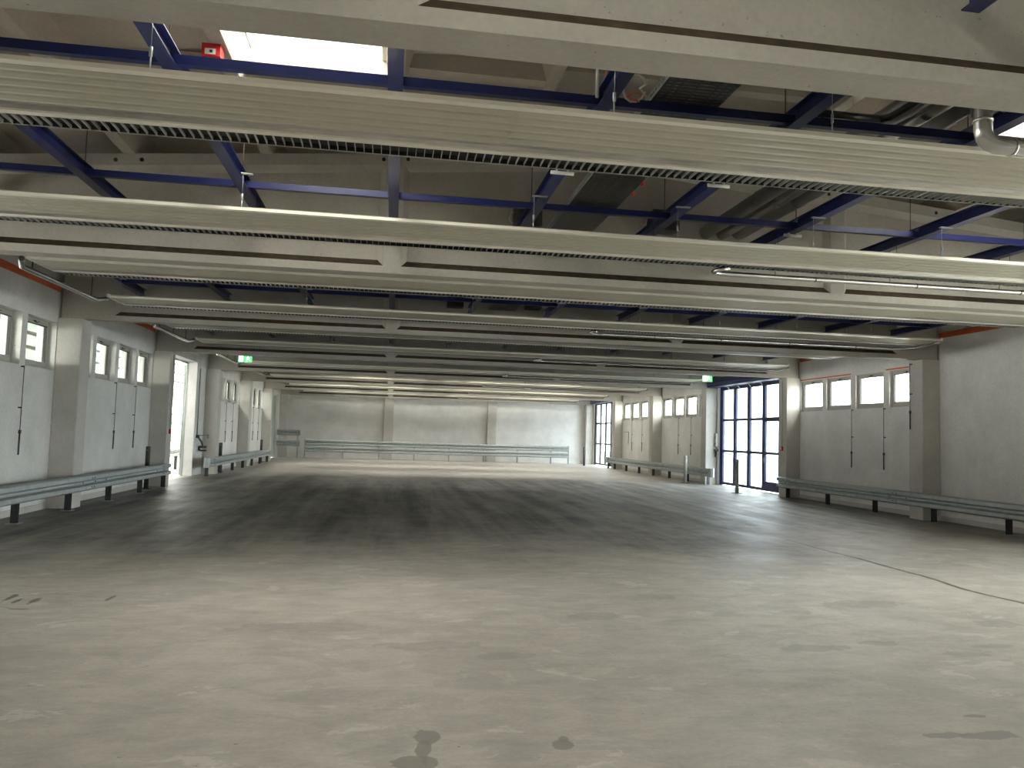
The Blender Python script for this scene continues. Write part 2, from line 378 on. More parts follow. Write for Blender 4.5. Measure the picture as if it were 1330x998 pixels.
# orange painted edge strips near the top of the side walls
for i, (x0, x1, ks, lab) in enumerate(((WL, WL+.03, (0, 1, 2), 'orange painted strip high on the left wall'), (WR-.03, WR, (0, 1, 2, 3), 'orange painted strip high on the right wall'))):
    bm = nb()
    for k in ks: box(bm, x0, x1, YB(k)+BT+.01, YB(k+1)-.01, 4.05, 4.17)
    tag(obj('trim_%d' % (i+1), bm, 'orange'), lab, kind='structure')

# ------------------------------------------------------------------ roof: ribbed concrete deck with skylight openings
SKY = {}
SKY[-2] = (); SKY[-1] = (3,)  # skylight behind the camera is added to light the foreground
SKY[0] = (2, 7)
SKY[4] = (2, 5, 7); SKY[5] = (1, 3, 5, 7, 8); SKY[6] = (1, 3, 5, 7, 8)  # extra skylights in the last bays are added to brighten the far end
for k in (1, 2, 3): SKY[k] = ()
# roof bay k lies between beam k and k+1
def bay_rng(k): return YB(k)+BT/2, YB(k+1)+BT/2
CR0, CR1 = 1.35, 4.0                      # cross ribs inside a bay, from its near beam
edges = [WL-WT] + RIBX + [WR+WT]
def plate(bm, xa, xb, ya, yb, z_off, th):
    if xa < 2.92 < xb: plate(bm, xa, 2.92, ya, yb, z_off, th); plate(bm, 2.92, xb, ya, yb, z_off, th); return
    za, zb = top(xa)+z_off, top(xb)+z_off
    prism(bm, [(xa, za), (xb, zb), (xb, zb+th), (xa, za+th)], 'y', ya, yb)
bm = nb()
for k in range(-2, 7):
    ya, yb = bay_rng(k)
    if k == -2: ya = YFRONT
    if k == 6: yb = YBACK
    for i in range(len(edges)-1):
        xa, xb = edges[i], edges[i+1]
        hole = (i-1) in SKY[k]
        if hole:
            plate(bm, xa, xb, ya, YB(k)+CR0, .27, .12); plate(bm, xa, xb, YB(k)+CR1, yb, .27, .12)
        else:
            plate(bm, xa, xb, ya, yb, .27, .12)
    if k > -2:
        for i in range(len(RIBX)-1):
            for cy in (CR0, CR1):
                xa, xb = RIBX[i]+.07, RIBX[i+1]-.07
                z = min(top(xa), top(xb))
                box(bm, xa, xb, YB(k)+cy-.07, YB(k)+cy+.07, z+.13, z+.34)
for x in RIBX:
    z = top(x)
    prism(bm, [(x-.07, z), (x-.055, z-.005), (x+.055, z-.005), (x+.07, z), (x+.15, z+.30), (x-.15, z+.30)], 'y', YFRONT, YBACK)
tag(obj('ceiling', bm, 'ceil'), 'ribbed concrete roof deck of the hall', kind='structure')

# skylights: upstand curb and glazing, in the roof openings
wn = [0]
def next_window():
    wn[0] += 1; return 'window_%d' % wn[0]
for k, cells in SKY.items():
    if k < -2 or k > 6: continue
    for i in cells:
        xa, xb = RIBX[i]+.16, RIBX[i+1]-.16; ya, yb = YB(k)+CR0+.03, YB(k)+CR1-.03
        if k == -2: continue
        zt = max(top(xa), top(xb)); z0 = min(top(xa), top(xb))+.3
        bm = nb()
        t = .06
        for (a0, a1, b0, b1) in ((xa-t, xa, ya-t, yb+t), (xb, xb+t, ya-t, yb+t), (xa, xb, ya-t, ya), (xa, xb, yb, yb+t)):
            box(bm, a0, a1, b0, b1, z0, zt+.62)
        for f in (.333, .666):
            yy = ya + (yb-ya)*f; box(bm, xa, xb, yy-.02, yy+.02, zt+.58, zt+.62)
        side = {1: 'extra leftmost', 2: 'left', 3: 'extra left-centre', 5: 'middle', 7: 'right', 8: 'extra rightmost'}.get(i, 'middle')
        o = tag(obj(next_window(), bm, 'white'), 'bright %s roof skylight in the %s roof bay from the camera' % (side, ORD[max(k+1, 1)]) if k >= 0 else 'roof skylight added behind the camera to light the foreground, %s row' % side, kind='structure')
        bm = nb(); box(bm, xa-.03, xb+.03, ya-.03, yb+.03, zt+.622, zt+.632); obj('pane', bm, 'roofglass', o)
        ld = bpy.data.lights.new('skylight_portal', 'AREA'); ld.shape = 'RECTANGLE'; ld.size = xb-xa; ld.size_y = yb-ya; ld.cycles.is_portal = True
        lo = bpy.data.objects.new('skylight_portal', ld); lo.location = ((xa+xb)/2, (ya+yb)/2, zt+.66); COL.objects.link(lo)

def portal(x, y, z, sx, sy, rot):
    ld = bpy.data.lights.new('daylight_portal', 'AREA'); ld.shape = 'RECTANGLE'; ld.size = sx; ld.size_y = sy; ld.cycles.is_portal = True
    lo = bpy.data.objects.new('daylight_portal', ld); lo.location = (x, y, z); lo.rotation_euler = rot; COL.objects.link(lo)
for k in LEFT_BAYS: portal(WL-WT-.02, YB(k)+3.3, 3.01, .95, 5.5, (0, -math.pi/2, 0))
for k in RIGHT_BAYS: portal(WR+WT+.02, YB(k)+3.3, 3.01, .95, 5.5, (0, math.pi/2, 0))
for o in (DL, DL2): portal(WL-WT-.02, (o[0]+o[1])/2, 1.85, 3.6, o[1]-o[0], (0, -math.pi/2, 0))
for o in (DR1, DR2, DR3, DR4): portal(WR+WT+.02, (o[0]+o[1])/2, 1.95, 3.9, o[1]-o[0], (0, math.pi/2, 0))

# ------------------------------------------------------------------ windows
def add_window(x_in, side, ya, yb, label, fdepth):
    """side -1: left wall (outside is -x); +1: right wall"""
    xo = x_in + side*fdepth; t = .055
    x0, x1 = sorted((xo, xo + side*.07))
    bm = nb()
    for (a0, a1, b0, b1) in ((ya, yb, WZ0, WZ0+t+.01), (ya, yb, WZ1-t, WZ1), (ya, ya+t, WZ0+t+.01, WZ1-t), (yb-t, yb, WZ0+t+.01, WZ1-t)):
        bbox(bm, x0, x1, a0, a1, b0, b1, .005)
    w = tag(obj(next_window(), bm, 'frame'), label, kind='structure')
    s0, s1 = sorted((xo - side*.02, xo + side*.03)); q = .05
    a, b, p, z = ya+t-.01, yb-t+.01, WZ0+t, WZ1-t+.01
    bm = nb()
    for (a0, a1, b0, b1) in ((a, b, p, p+q+.03), (a, b, z-q, z), (a, a+q, p+q+.03, z-q), (b-q, b, p+q+.03, z-q)):
        bbox(bm, s0, s1, a0, a1, b0, b1, .006)
    sash = obj('sash', bm, 'frame', w)
    bm = nb()
    for (a0, a1, b0, b1) in ((a+q, b-q, z-q-.012, z-q), (a+q, a+q+.012, p+q+.03, z-q-.012), (b-q-.012, b-q, p+q+.03, z-q-.012)):
        box(bm, s0-.001, s1+.001, a0, a1, b0, b1)
    obj('seal', bm, 'seal', sash)
    xm = (s0+s1)/2
    bm = nb(); box(bm, xm-.004, xm+.004, a+q-.005, b-q+.005, p+q+.02, z-q+.005); obj('pane', bm, 'glass', sash)
    xi = xo - side*.03
    bm = nb(); tube(bm, [(xi, (a+b)/2-.1, z-.01), (xi-side*.015, (a+b)/2, z-.035), (xi, (a+b)/2+.12, z-.01)], .008, 6)
    box(bm, min(xi, xi+side*.02), max(xi, xi+side*.02), (a+b)/2-.03, (a+b)/2+.03, z-.03, z)
    obj('opener', bm, 'seal', sash)
    return w
bay_name = {1: 'the nearest visible stretch', 2: 'the second stretch', 4: 'the fourth stretch', 5: 'the fifth stretch'}
for k in (0, 1, 2, 4, 5):
    for i, s in enumerate(WSTART):
        if k == 0: continue
        if k == 1 and i < 2: continue
        add_window(WL, -1, YB(k)+s, YB(k)+s+WW, 'small high window in the left wall, %s from the camera in %s between columns' % (ORD[i+1], bay_name[k]), .15)
for k in (2, 4, 5):
    for i, s in enumerate(WSTART):
        add_window(WR, 1, YB(k)+s, YB(k)+s+WW, 'bright high window in the right wall, %s from the camera in %s between columns' % (ORD[i+1], bay_name[k]), .08)
# orange sealing strip above the nearest right-hand windows
bm = nb(); box(bm, WR-.02, WR-.001, YB(2)+3.4, YB(2)+5.98, WZ1+.02, WZ1+.05); box(bm, WR-.02, WR-.001, YB(2)+.7, YB(2)+1.9, WZ1+.02, WZ1+.05)
tag(obj('trim_3', bm, 'orange'), 'thin orange sealing strip above the nearest right windows', kind='structure')

# window opening rods
def rod(x, y, z0, z1, label, side, grp):
    r = empty('window_opening_rod', (x, y, z0))
    bm = nb(); tube(bm, [(0, 0, .38), (0, 0, z1-z0)], .007, 6); obj('rod', bm, 'galv_dark', r)
    bm = nb(); tube(bm, [(0, 0, 0), (0, 0, .38)], .015, 8); box(bm, -.018, .018, -.018, .018, .36, .42); obj('crank_handle', bm, 'tray', r)
    for zz in (z1-z0-.02, .8):
        bm = nb(); a, b = sorted((0, side*.05)); box(bm, a, b, -.012, .012, zz-.012, zz+.012); obj('bracket', bm, 'galv_dark', r)
    tag(r, label, 'rod', grp)
for y, lab in ((14.33, 'thin window opening rod on the left wall, nearest the camera'), (18.88, 'thin window opening rod on the left wall just past the nearest column'),
               (20.27, 'thin window opening rod on the left wall nearest the open doorway'), (31.0, 'opening rod on the left wall, first beyond the doorway'),
               (32.3, 'opening rod on the left wall, second beyond the doorway'), (37.0, 'opening rod on the left wall, third beyond the doorway'),
               (38.4, 'opening rod on the left wall, farthest from the camera')):
    rod(WL+.05, y, 1.03, 2.55, lab, -1, 'opening rods of the left windows')
for y, lab in ((17.6, 'window opening rod on the right wall nearest the camera'), (18.96, 'window opening rod on the right wall, second from the camera'),
               (30.1, 'opening rod on the right wall, first beyond the blue door'), (31.5, 'opening rod on the right wall, second beyond the blue door'),
               (36.3, 'opening rod on the right wall, third beyond the blue door'), (37.9, 'opening rod on the right wall, farthest from the camera')):
    rod(WR-.05, y, 1.02, 2.55, lab, 1, 'opening rods of the right windows')
rod(XR-.05, 16.0, 2.0, 3.5, 'short opening rod on the nearest right column', 1, 'rods on columns')

# ------------------------------------------------------------------ concrete columns
def column(x0, x1, y0, y1, z1, label, grp):
    bm = nb(); b2 = nb(); box(b2, x0, x1, y0, y1, 0, z1)
    ed = [e for e in b2.edges if abs(e.verts[0].co.z-e.verts[1].co.z) > 1]
    bmesh.ops.bevel(b2, geom=ed, offset=.012, segments=1, affect='EDGES'); merge(bm, b2)
    tag(obj('concrete_column', bm, 'column'), label, 'column', grp)
for k in range(-1, 8):
    wh = 'behind the camera' if k < 1 else ''
    for side, a, b in (('left', WL, XL), ('right', XR, WR)):
        if k < 1: lab = 'square concrete column on the %s wall out of view beside the camera' % side
        else: lab = 'concrete column on the %s wall under the %s roof beam from the camera' % (side, ORD[k+1])
        column(a, b, YB(k), YB(k)+.46, ZB, lab, 'columns along the %s wall' % side)
column(-.38, .16, YBACK-.54+.27, YBACK, ZB, 'shallow column on the back wall, left of the two', 'columns on the back wall')
column(5.70, 6.26, YBACK-.27, YBACK, ZB, 'shallow column on the back wall, right of the two', 'columns on the back wall')

# ------------------------------------------------------------------ concrete beams
def beam_mesh(xa, xb, recess_bounds):
    bm = nb(); D = .07
    for yf, sgn in ((0, 1), (BT, -1)):
        def P(x, z, d=0): return bm.verts.new((x, yf + sgn*d, z))
        def quad(pts, mi=0): bm.faces.new([P(*p) for p in pts]).material_index = mi
        z0o, z0i = ZB+.095, ZB+.175
        t1, t2 = .14, .22
        xs = [xa]
        for a, b in recess_bounds:
            # outline, counter-clockwise, split at the ridge when it crosses
            O = [(a, z0o), (b, z0o), (b, top(b)-t1)]; I = [(a+.07, z0i), (b-.07, z0i), (b-.07, top(b-.07)-t2)]
            if a < 2.92 < b: O.append((2.92, top(2.92)-t1)); I.append((2.92, top(2.92)-t2))
            O.append((a, top(a)-t1)); I.append((a+.07, top(a+.07)-t2))
            n = len(O)
            for i in range(n):
                j = (i+1) % n
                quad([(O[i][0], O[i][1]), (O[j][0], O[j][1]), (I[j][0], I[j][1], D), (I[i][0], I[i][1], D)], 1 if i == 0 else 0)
            quad([(p[0], p[1], D) for p in I])
            xs += [a, b]
        xs.append(xb)
        xs2 = sorted(set(xs) | {2.92})
        quad([(xa, ZB), (xb, ZB), (xb, z0o), (xa, z0o)])
        for a, b in zip(xs2, xs2[1:]):
            quad([(a, top(a)-t1), (b, top(b)-t1), (b, top(b)), (a, top(a))])
        sol = [(xs[i], xs[i+1]) for i in range(0, len(xs), 2)]
        for a, b in sol:
            quad([(a, z0o), (b, z0o), (b, top(b)-t1), (a, top(a)-t1)])
    def v(x, y, z): return bm.verts.new((x, y, z))
    bm.faces.new([v(xa, 0, ZB), v(xa, BT, ZB), v(xb, BT, ZB), v(xb, 0, ZB)])
    for x in (xa, xb): bm.faces.new([v(x, 0, ZB), v(x, BT, ZB), v(x, BT, top(x)), v(x, 0, top(x))])
    for a, b in ((xa, 2.92), (2.92, xb)): bm.faces.new([v(a, 0, top(a)), v(b, 0, top(b)), v(b, BT, top(b)), v(a, BT, top(a))])
    bmesh.ops.remove_doubles(bm, verts=bm.verts[:], dist=.0005)
    return bm
bm = beam_mesh(WL+.06, WR-.06, [(-5.25, -.17), (.05, 5.83), (6.03, 11.05)])
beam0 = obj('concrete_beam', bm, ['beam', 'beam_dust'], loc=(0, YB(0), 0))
hb = nb()
for x in (-3.34, -3.05, -.21, .09, 2.75, 3.05, 5.80, 6.08, 7.42, 7.70, 9.2, 9.5):
    tube(hb, [(x, -.004, top(x)-.075), (x, .01, top(x)-.075)], .024, 12)
holes0 = tag(obj('fixing_holes', hb, 'seal', beam0), 'dark round fixing holes')
for k in range(0, 8):
    b = beam0 if k == 0 else clone(beam0, (0, YB(k), 0))
    tag(b, 'pale recessed concrete roof beam spanning the hall, %s from the camera' % ORD[k+1], 'beam', 'concrete beams spanning the hall')
b = clone(beam0, (0, YB(-1), 0)); tag(b, 'concrete roof beam behind the camera', 'beam', 'concrete beams spanning the hall')

# ------------------------------------------------------------------ blue steel joists and cross bars
ZJ = 4.10
def zj(k): return 4.10 if k == 0 else 4.045
def joist_parent(x, k):
    """I-section joist along Y within roof bay k"""
    ya, yb = YB(k)+BT+.003, YB(k+1)-.003
    zk = zj(k); r = empty('blue_steel_joist', (x, ya, zk)); L = yb-ya
    w, h, t = .055, .13, .008
    bm = nb(); box(bm, -w, w, 0, L, 0, t); box(bm, -w, w, 0, L, h-t, h)
    n1, n2 = YB(k)+1.97-ya, YB(k)+4.755-ya
    for a, b in ((0, n1-.045), (n1+.035, n2-.045), (n2+.035, L)): box(bm, -.005, .005, a, b, t, h-t)     # web, slotted for the cross bars
    obj('steel_section', bm, 'blue', r)
    for yy in (YB(k)+2.0-ya, YB(k)+4.79-ya):
        if abs(x+.06) > .1:
            sg = 1 if abs(x-4.635) < .05 else -1
            bm = nb(); tube(bm, [(sg*(w-.02), yy+.03, h-.01), (sg*(w-.02), yy+.03, top(x)-zk)], .005, 6); obj('hanger_rod', bm, 'copper' if abs(x+1.63) < .1 else 'galv_dark', r)
    return r
jp = {}
for k in range(0, 7):
    for i, x in enumerate(RIBX):
        if k >= 4 and i % 2: pass
        if k == 0: pass
        r = joist_parent(x, k)
        tag(r, 'blue steel joist, %s from the left wall, in the %s roof bay' % (ORD[i+1], ORD[k+1]), 'joist', 'blue steel joists under the roof')
for k in range(0, 7):
    for n, dy in (('near', 1.97), ('far', 4.755)):
        bm = nb(); y = YB(k)+dy; zk = zj(k)
        prism(bm, [(y-.035, zk+.028), (y+.025, zk+.028), (y+.025, zk+.036), (y-.027, zk+.036), (y-.027, zk+.088), (y+.02, zk+.088), (y+.02, zk+.096), (y-.035, zk+.096)], 'x', RIBX[0]-.03, RIBX[-1]+.03)
        o = obj('blue_cross_bar', bm, 'blue')
        tag(o, 'long blue steel cross bar, the %s one in the %s roof bay' % ('nearer' if n == 'near' else 'farther', ORD[k+1]), 'bar', 'blue cross bars under the roof')
# joist ends in front of the nearest beam (top edge of the picture)
r = empty('blue_steel_joist', (3.02, 0, 3.965)); bm = nb(); w, h, t = .055, .13, .008
prism(bm, [(-w, 0), (w, 0), (w, t), (.005, t+.004), (.005, h-t-.004), (w, h-t), (w, h), (-w, h), (-w, h-t), (-.005, h-t-.004), (-.005, t+.004), (-w, t)], 'y', -2, YB(0)-.003)
obj('steel_section', bm, 'blue', r)
tag(r, 'end of a dark blue joist above the nearest beam at the top picture edge', 'joist', 'blue steel joists under the roof')

# ------------------------------------------------------------------ ribbed ceiling heating panels with louvres
PX0, PX1 = -4.75, 10.70
def ceiling_panel(hz):
    """origin: near bottom edge at x = 0"""
    r = empty('ceiling_radiant_panel', (0, 0, 0))
    z = 0.0
    prof = [(0, .024), (0, 0.0), (.055, 0.0), (.062, .018)]
    bm = nb(); strip(bm, prof, 'x', PX0, PX1, -.004); 
    for sx in (-.5, 4.6, 9.2): box(bm, sx, sx+.004, -.002, .058, -.003, .025)
    obj('near_edge_trim', bm, 'lip', r)
    pr = []
    n = 5; w0, w1 = .062, .665
    p_ = (w1-w0)/n
    for i in range(n):
        y_ = w0+p_*i
        pr += [(y_, .050), (y_+.009, .016), (y_+.020, .003), (y_+p_/2, -.003), (y_+p_-.020, .003), (y_+p_-.009, .016)]
    pr.append((w1, .050))
    for i in range(0):
        pr.append((yy, .026 - .024*abs(math.sin(math.pi*u*n))**.8))
    bm = nb(); strip(bm, pr, 'x', PX0+.01, PX1-.01, -.003)
    for sx in (.32, .75, 5.9, -3.6, 8.4):
        q = [(a, b-.004) for a, b in pr]; strip(bm, q, 'x', sx, sx+.012, -.003)
    for f in bm.faces:
        if abs(f.normal.x) < .5: f.smooth = False
    obj('ribbed_sheet', bm, 'panel', r)
    bm = nb(); strip(bm, [(.665, .012), (.672, .006), (.70, .020), (.775, .030), (.80, .006)], 'x', PX0, PX1, -.003)
    obj('reflector_channel', bm, 'refl', r)
    bm = nb(); strip(bm, [(.795, .035), (.80, -.004), (.865, -.004), (.875, .05)], 'x', PX0, PX1, -.004)
    for sx in (-2.3, .2, 2.7, 5.2, 7.7): box(bm, sx, sx+.012, .795, .868, -.009, -.003)
    obj('far_edge_trim', bm, 'lip', r)
    # louvre: cross slats between two rails, closed above by a dark plate
    bm = nb(); x = PX0+.05
    while x < PX1-.05:
        box(bm, x, x+.004, .886, 1.076, -.004, .022); x += .065
    box(bm, PX0+.03, PX1-.03, 1.074, 1.080, -.005, .001)
    lv = obj('louvre', bm, 'louvre', r)
    bm = nb(); box(bm, PX0+.03, PX1-.03, .880, 1.084, .0365, .042); box(bm, PX0+.03, PX1-.03, 1.081, 1.084, .0, .036); box(bm, PX0+.03, PX1-.03, .880, .884, -.002, .036); obj('lamp_housing', bm, 'dark', lv)
    for sx, nm in ((PX0, -1), (PX1, 1)):
        bm = nb(); a, b = sorted((sx, sx+nm*.03)); bbox(bm, a, b, 0, .875, -.004, .055, .004); obj('end_cap', bm, 'white', r)
    for x in (RIBX[0]+.18, RIBX[2]+.1, RIBX[4]-.12, RIBX[5]-.12, RIBX[6]-.12, RIBX[7]-.12, RIBX[8]-.12, RIBX[9]-.12):
        x2 = x-.02
        bm = nb()
        tube(bm, [(x, .03, .008), (x, .03, .12)], .006, 6); tube(bm, [(x, .03, .11), (x, .03, .17)], [.011, .011], 6)
        tube(bm, [(x, .03, .17), (x, .03, hz-.005)], .003, 6); box(bm, x-.02, x+.02, .01, .05, .004, .012)
        # clamp that hooks over the joist's lower flange
        box(bm, x-.02, x+.09 if x < 0 else x+.14, .01, .05, hz-.010, hz)
        obj('hanger', bm, 'galv', r)
        bm = nb(); tube(bm, [(x, .82, .03), (x, .82, hz)], .003, 5); obj('rear_wire', bm, 'galv_dark', r)
    return r
PZ = 3.722
P0 = ceiling_panel(4.10-PZ); P1 = ceiling_panel(4.045-PZ)
DF = 2.953
panels = []
for k in range(0, 7):
    for n, a in (('near', 4.841), ('far', 4.841+DF)):
        loc = (0, a+6*k, PZ)
        src = P0 if k == 0 else P1
        p = src if (k in (0, 1) and n == 'near') else clone(src, loc); p.location = loc
        tag(p, 'long beige ribbed heating panel with louvre strip, %s of the pair in the %s roof bay' % ('first' if n == 'near' else 'second', ORD[k+1]), 'heating panel', 'ribbed heating panels under the roof')

# ------------------------------------------------------------------ pipes
def bend(c, r, a0, a1, plane, n=6):
    out = []
    for i in range(n+1):
        t = a0+(a1-a0)*i/n; u, w = math.cos(t)*r, math.sin(t)*r
        out.append((c[0]+u, c[1]+w, c[2]) if plane == 'xy' else ((c[0]+u, c[1], c[2]+w) if plane == 'xz' else (c[0], c[1]+u, c[2]+w)))
    return out
bayword = lambda k: 'the %s roof bay' % ORD[k+1]
for k in range(0, 7):
    ya, yb = 4.841+6*k+.35, 4.841+DF+6*k+.15
    bm = nb(); tube(bm, [(-4.86, ya-.25, 3.73), (-4.93, ya-.08, 3.70), (-4.96, ya, 3.67), (-4.96, yb-.1, 3.67), (-4.93, yb, 3.69), (-4.86, yb+.12, 3.73)], .038, 12)
    r = obj('heating_pipe', bm, 'pipe')
    tag(r, 'silver pipe joining the left panel ends in %s' % bayword(k), 'pipe', 'silver pipes at the left panel ends')
    bm = nb()
    for yy in (ya+.3, (ya+yb)/2, yb-.3): box(bm, -4.966, -4.954, yy-.01, yy+.01, 3.69, zj(k)-.002); box(bm, -4.966, RIBX[0]+.03, yy-.01, yy+.01, zj(k)-.006, zj(k))
    obj('pipe_hanger', bm, 'galv_dark', r)
    yp = 4.841+DF+6*k+1.17
    pts = [(3.95, yp-.16, 3.715)] + bend((3.95, yp-.08, 3.672), .07, -math.pi/2, -math.pi, 'xy', 4) + [(3.92, yp, 3.672), (4.0, yp, 3.672), (10.5, yp, 3.672)]
    pts = [(3.99, yp-.15, 3.70), (3.90, yp-.15, 3.69), (3.84, yp-.11, 3.675), (3.83, yp-.06, 3.67), (3.87, yp-.01, 3.668), (3.95, yp, 3.668), (10.45, yp, 3.668), (10.65, yp-.06, 3.668), (10.80, yp-.3, 3.672), (10.84, yp-.7, 3.69), (10.80, yp-1.0, 3.715)]
    bm = nb(); tube(bm, pts, .03, 12)
    r = obj('heating_pipe', bm, 'pipe')
    tag(r, 'thin silver supply pipe beneath the farther panel in %s' % bayword(k), 'pipe', 'silver supply pipes on the right')
    bm = nb()
    for x in (5.2, 6.6, 8.1, 9.6): tube(bm, [(x-.006, yp, 3.668), (x+.006, yp, 3.668)], .034, 12)
    obj('pipe_clips', bm, 'tray', r)
    bm = nb()
    for x in (RIBX[6], RIBX[7], RIBX[8], RIBX[9]):
        if yp-6*k < YB(1)-.05: tube(bm, [(x+.03, yp, 3.695), (x+.03, yp, zj(k)-.0005)], .004, 6)
    obj('pipe_hanger', bm, 'galv_dark', r)

# three jacketed pipes running down the hall
for (x, z, rr, mm, lab) in ((4.03, 4.36, .085, 'pipe_dull', 'left of the three jacketed pipes running down the hall under the roof'),
                            (4.25, 4.34, .065, 'pipe', 'slim middle one of the three jacketed pipes running down the hall'),
                            (4.50, 4.41, .115, 'pipe_dull', 'thick right one of the three jacketed pipes running down the hall')):
    bm = nb(); ys = YB(0)+BT+.01
    for k in range(0, 3):
        a, b = YB(k)+BT+.004, YB(k+1)-.004
        tube(bm, [(x, a, z), (x, b, z)], rr, 18)
        for yy in (a+.9, a+2.0, a+3.1, a+4.2): tube(bm, [(x, yy-.012, z), (x, yy+.012, z)], rr+.006, 18)
    r = obj('jacketed_pipe', bm, mm); tag(r, lab, 'pipe', 'three jacketed pipes under the roof')
    for k in range(0, 3):
        for yy in (YB(k)+1.4, YB(k)+3.4):
            bm = nb()
            tube(bm, [(x+math.cos(t)*(rr+.008), yy, z+math.sin(t)*(rr+.008)) for t in [math.pi*2*i/14 for i in range(15)]], .004, 5)
            tube(bm, [(x, yy, z+rr+.008), (x, yy, top(x)+.27)], .004, 5)
            obj('pipe_hanger', bm, 'galv', r)

# elbow duct in the nearest bay at the right edge
bm = nb(); zc = 3.46; ye = 4.15
vx = 3.51
pts = [(vx, ye, 5.1), (vx, ye, zc+.09)] + [(vx+.09-.09*math.cos(t), ye, zc+.09-.09*math.sin(t)) for t in (R(30), R(60), R(90))] + [(vx+.3, ye, zc), (10.6, ye, zc)]
tube(bm, pts, .052, 20)
for p, q in (((vx, ye, zc+.14), (vx, ye, zc+.155)), ((vx+.19, ye, zc), (vx+.205, ye, zc)), ((5.1, ye, zc), (5.115, ye, zc)), ((6.6, ye, zc), (6.615, ye, zc))):
    tube(bm, [p, q], .057, 20)
dd = obj('ventilation_pipe', bm, 'pipe'); tag(dd, 'shiny silver pipe with an elbow hanging below the roof at the right edge', 'pipe')
bm = nb()
for x in (5.4, 7.0, 8.5, 10.1): tube(bm, [(x, ye, zc+.045), (x, ye, top(x)+.28)], .004, 6)
tube(bm, [(vx-.075, ye, 3.62), (vx-.075, ye, top(vx)+.28)], .007, 6); box(bm, vx-.075, vx-.04, ye-.01, ye+.01, 3.72, 3.735)
obj('pipe_hanger', bm, 'galv_dark', dd)
bm = nb(); tube(bm, [(3.17, 5.59, 4.232), (3.83, 5.59, 4.232)], .03, 12); tube(bm, [(3.80, 5.59, 4.232), (3.86, 5.53, 4.232), (3.88, 5.0, 4.232)], .03, 12)
for x in (3.3, 3.6): box(bm, x-.01, x+.01, 5.58, 5.60, 4.197, 4.21)
tag(obj('drain_pipe', bm, 'tray'), 'short dark pipe lying on the nearest blue cross bar by the silver elbow', 'pipe')

# ------------------------------------------------------------------ cable trays (perforated, rungs and side rails)
def cable_tray(x0, x1, k, z):
    a, b = YB(k)+BT+.01, YB(k+1)-.01
    r = empty('cable_tray', ((x0+x1)/2, a, z)); hw = (x1-x0)/2; L = b-a
    bm = nb(); y = 0.0; 
    while y < L-.03:
        box(bm, -hw, hw, y, y+.040, 0, .002); y += .05
    for x in [-hw, -hw+.06, -hw+.12, -.03, hw-.16, hw-.10, hw-.04]: box(bm, x, x+.02, 0, L, -.0012, .0005)
    obj('perforated_base', bm, 'tray', r)
    for s_ in (-1, 1):
        bm = nb(); x = s_*hw
        box(bm, min(x, x+s_*.003), max(x, x+s_*.003), 0, L, 0, .022); box(bm, min(x, x+s_*.003), max(x, x+s_*.003), 0, L, .045, .065)
        y = 0
        while y < L-.04: box(bm, min(x, x+s_*.003), max(x, x+s_*.003), y, y+.03, .022, .045); y += .06
        box(bm, x-.008, x+.008, 0, L, .065, .068)
        obj('side_rail', bm, 'galv', r)
    return r
for k in range(0, 7):
    t = cable_tray(1.88, 2.43, k, zj(k)+.10) 
    tag(t, 'dark perforated cable tray section in %s' % bayword(k), 'cable tray', 'sections of the perforated cable tray')
# cables in the nearest tray
for i, (mm, xx, nm) in enumerate((('wire', 2.0, 'pale'), ('cable', 2.07, 'orange'), ('wire', 2.2, 'white'))):
    bm = nb(); pts = []
    for j in range(24):
        y = 4.1+j*.24; pts.append((xx+.02*math.sin(j*1.3+i), y, ZJ+.125+.012*abs(math.sin(j*.9+i)) + .0))
    tube(bm, pts, .008, 6); tag(obj('cable', bm, mm), '%s cable lying in the nearest section of the cable tray' % nm, 'cable')
bm = nb()
pts = [(1.91+.0, 5.75, 4.285), (1.80, 5.62, 4.30)] + [(1.72+.09*math.cos(t), 5.5-.05*math.sin(t), 4.24+.085*math.sin(t)) for t in [R(20+30*i) for i in range(12)]]
tube(bm, pts, .009, 6); tag(obj('cable', bm, 'wire'), 'white cable loop hanging beside the cable tray', 'cable')
bm = nb(); tube(bm, [(1.93, 5.8, 4.29), (1.84, 5.7, 4.30), (1.74, 5.62, 4.26), (1.68, 5.56, 4.20), (1.70, 5.5, 4.15), (1.76, 5.5, 4.14)], .007, 6)
tag(obj('cable', bm, 'cable'), 'orange cable drooping beside the cable tray', 'cable')
bm = nb(); tube(bm, [(1.43, 5.50, 4.14), (1.43, 5.50, top(1.44)+.005)], .014, 10)
tag(obj('conduit', bm, 'white'), 'white vertical conduit above the joist left of the cable tray', 'conduit')
bm = nb(); tube(bm, [(1.49, 5.5, 4.235), (1.495, 5.49, 4.5), (1.485, 5.5, 5.18)], .006, 6); tag(obj('cable', bm, 'cable'), 'orange cable rising beside the white conduit', 'cable')
# red caps on the tray
for y, lab in ((7.95, 'round red cap on the right side of the cable tray, farther one'), (7.62, 'round red cap on the right side of the cable tray, nearer one')):
    bm = nb(); tube(bm, [(2.44, y, 4.27), (2.47, y, 4.255)], .018, 10); tube(bm, [(2.47, y, 4.255), (2.50, y-.02, 4.25)], [.036, .03], 14)
    tag(obj('red_cap', bm, 'red'), lab, 'cap', 'red caps on the cable tray')
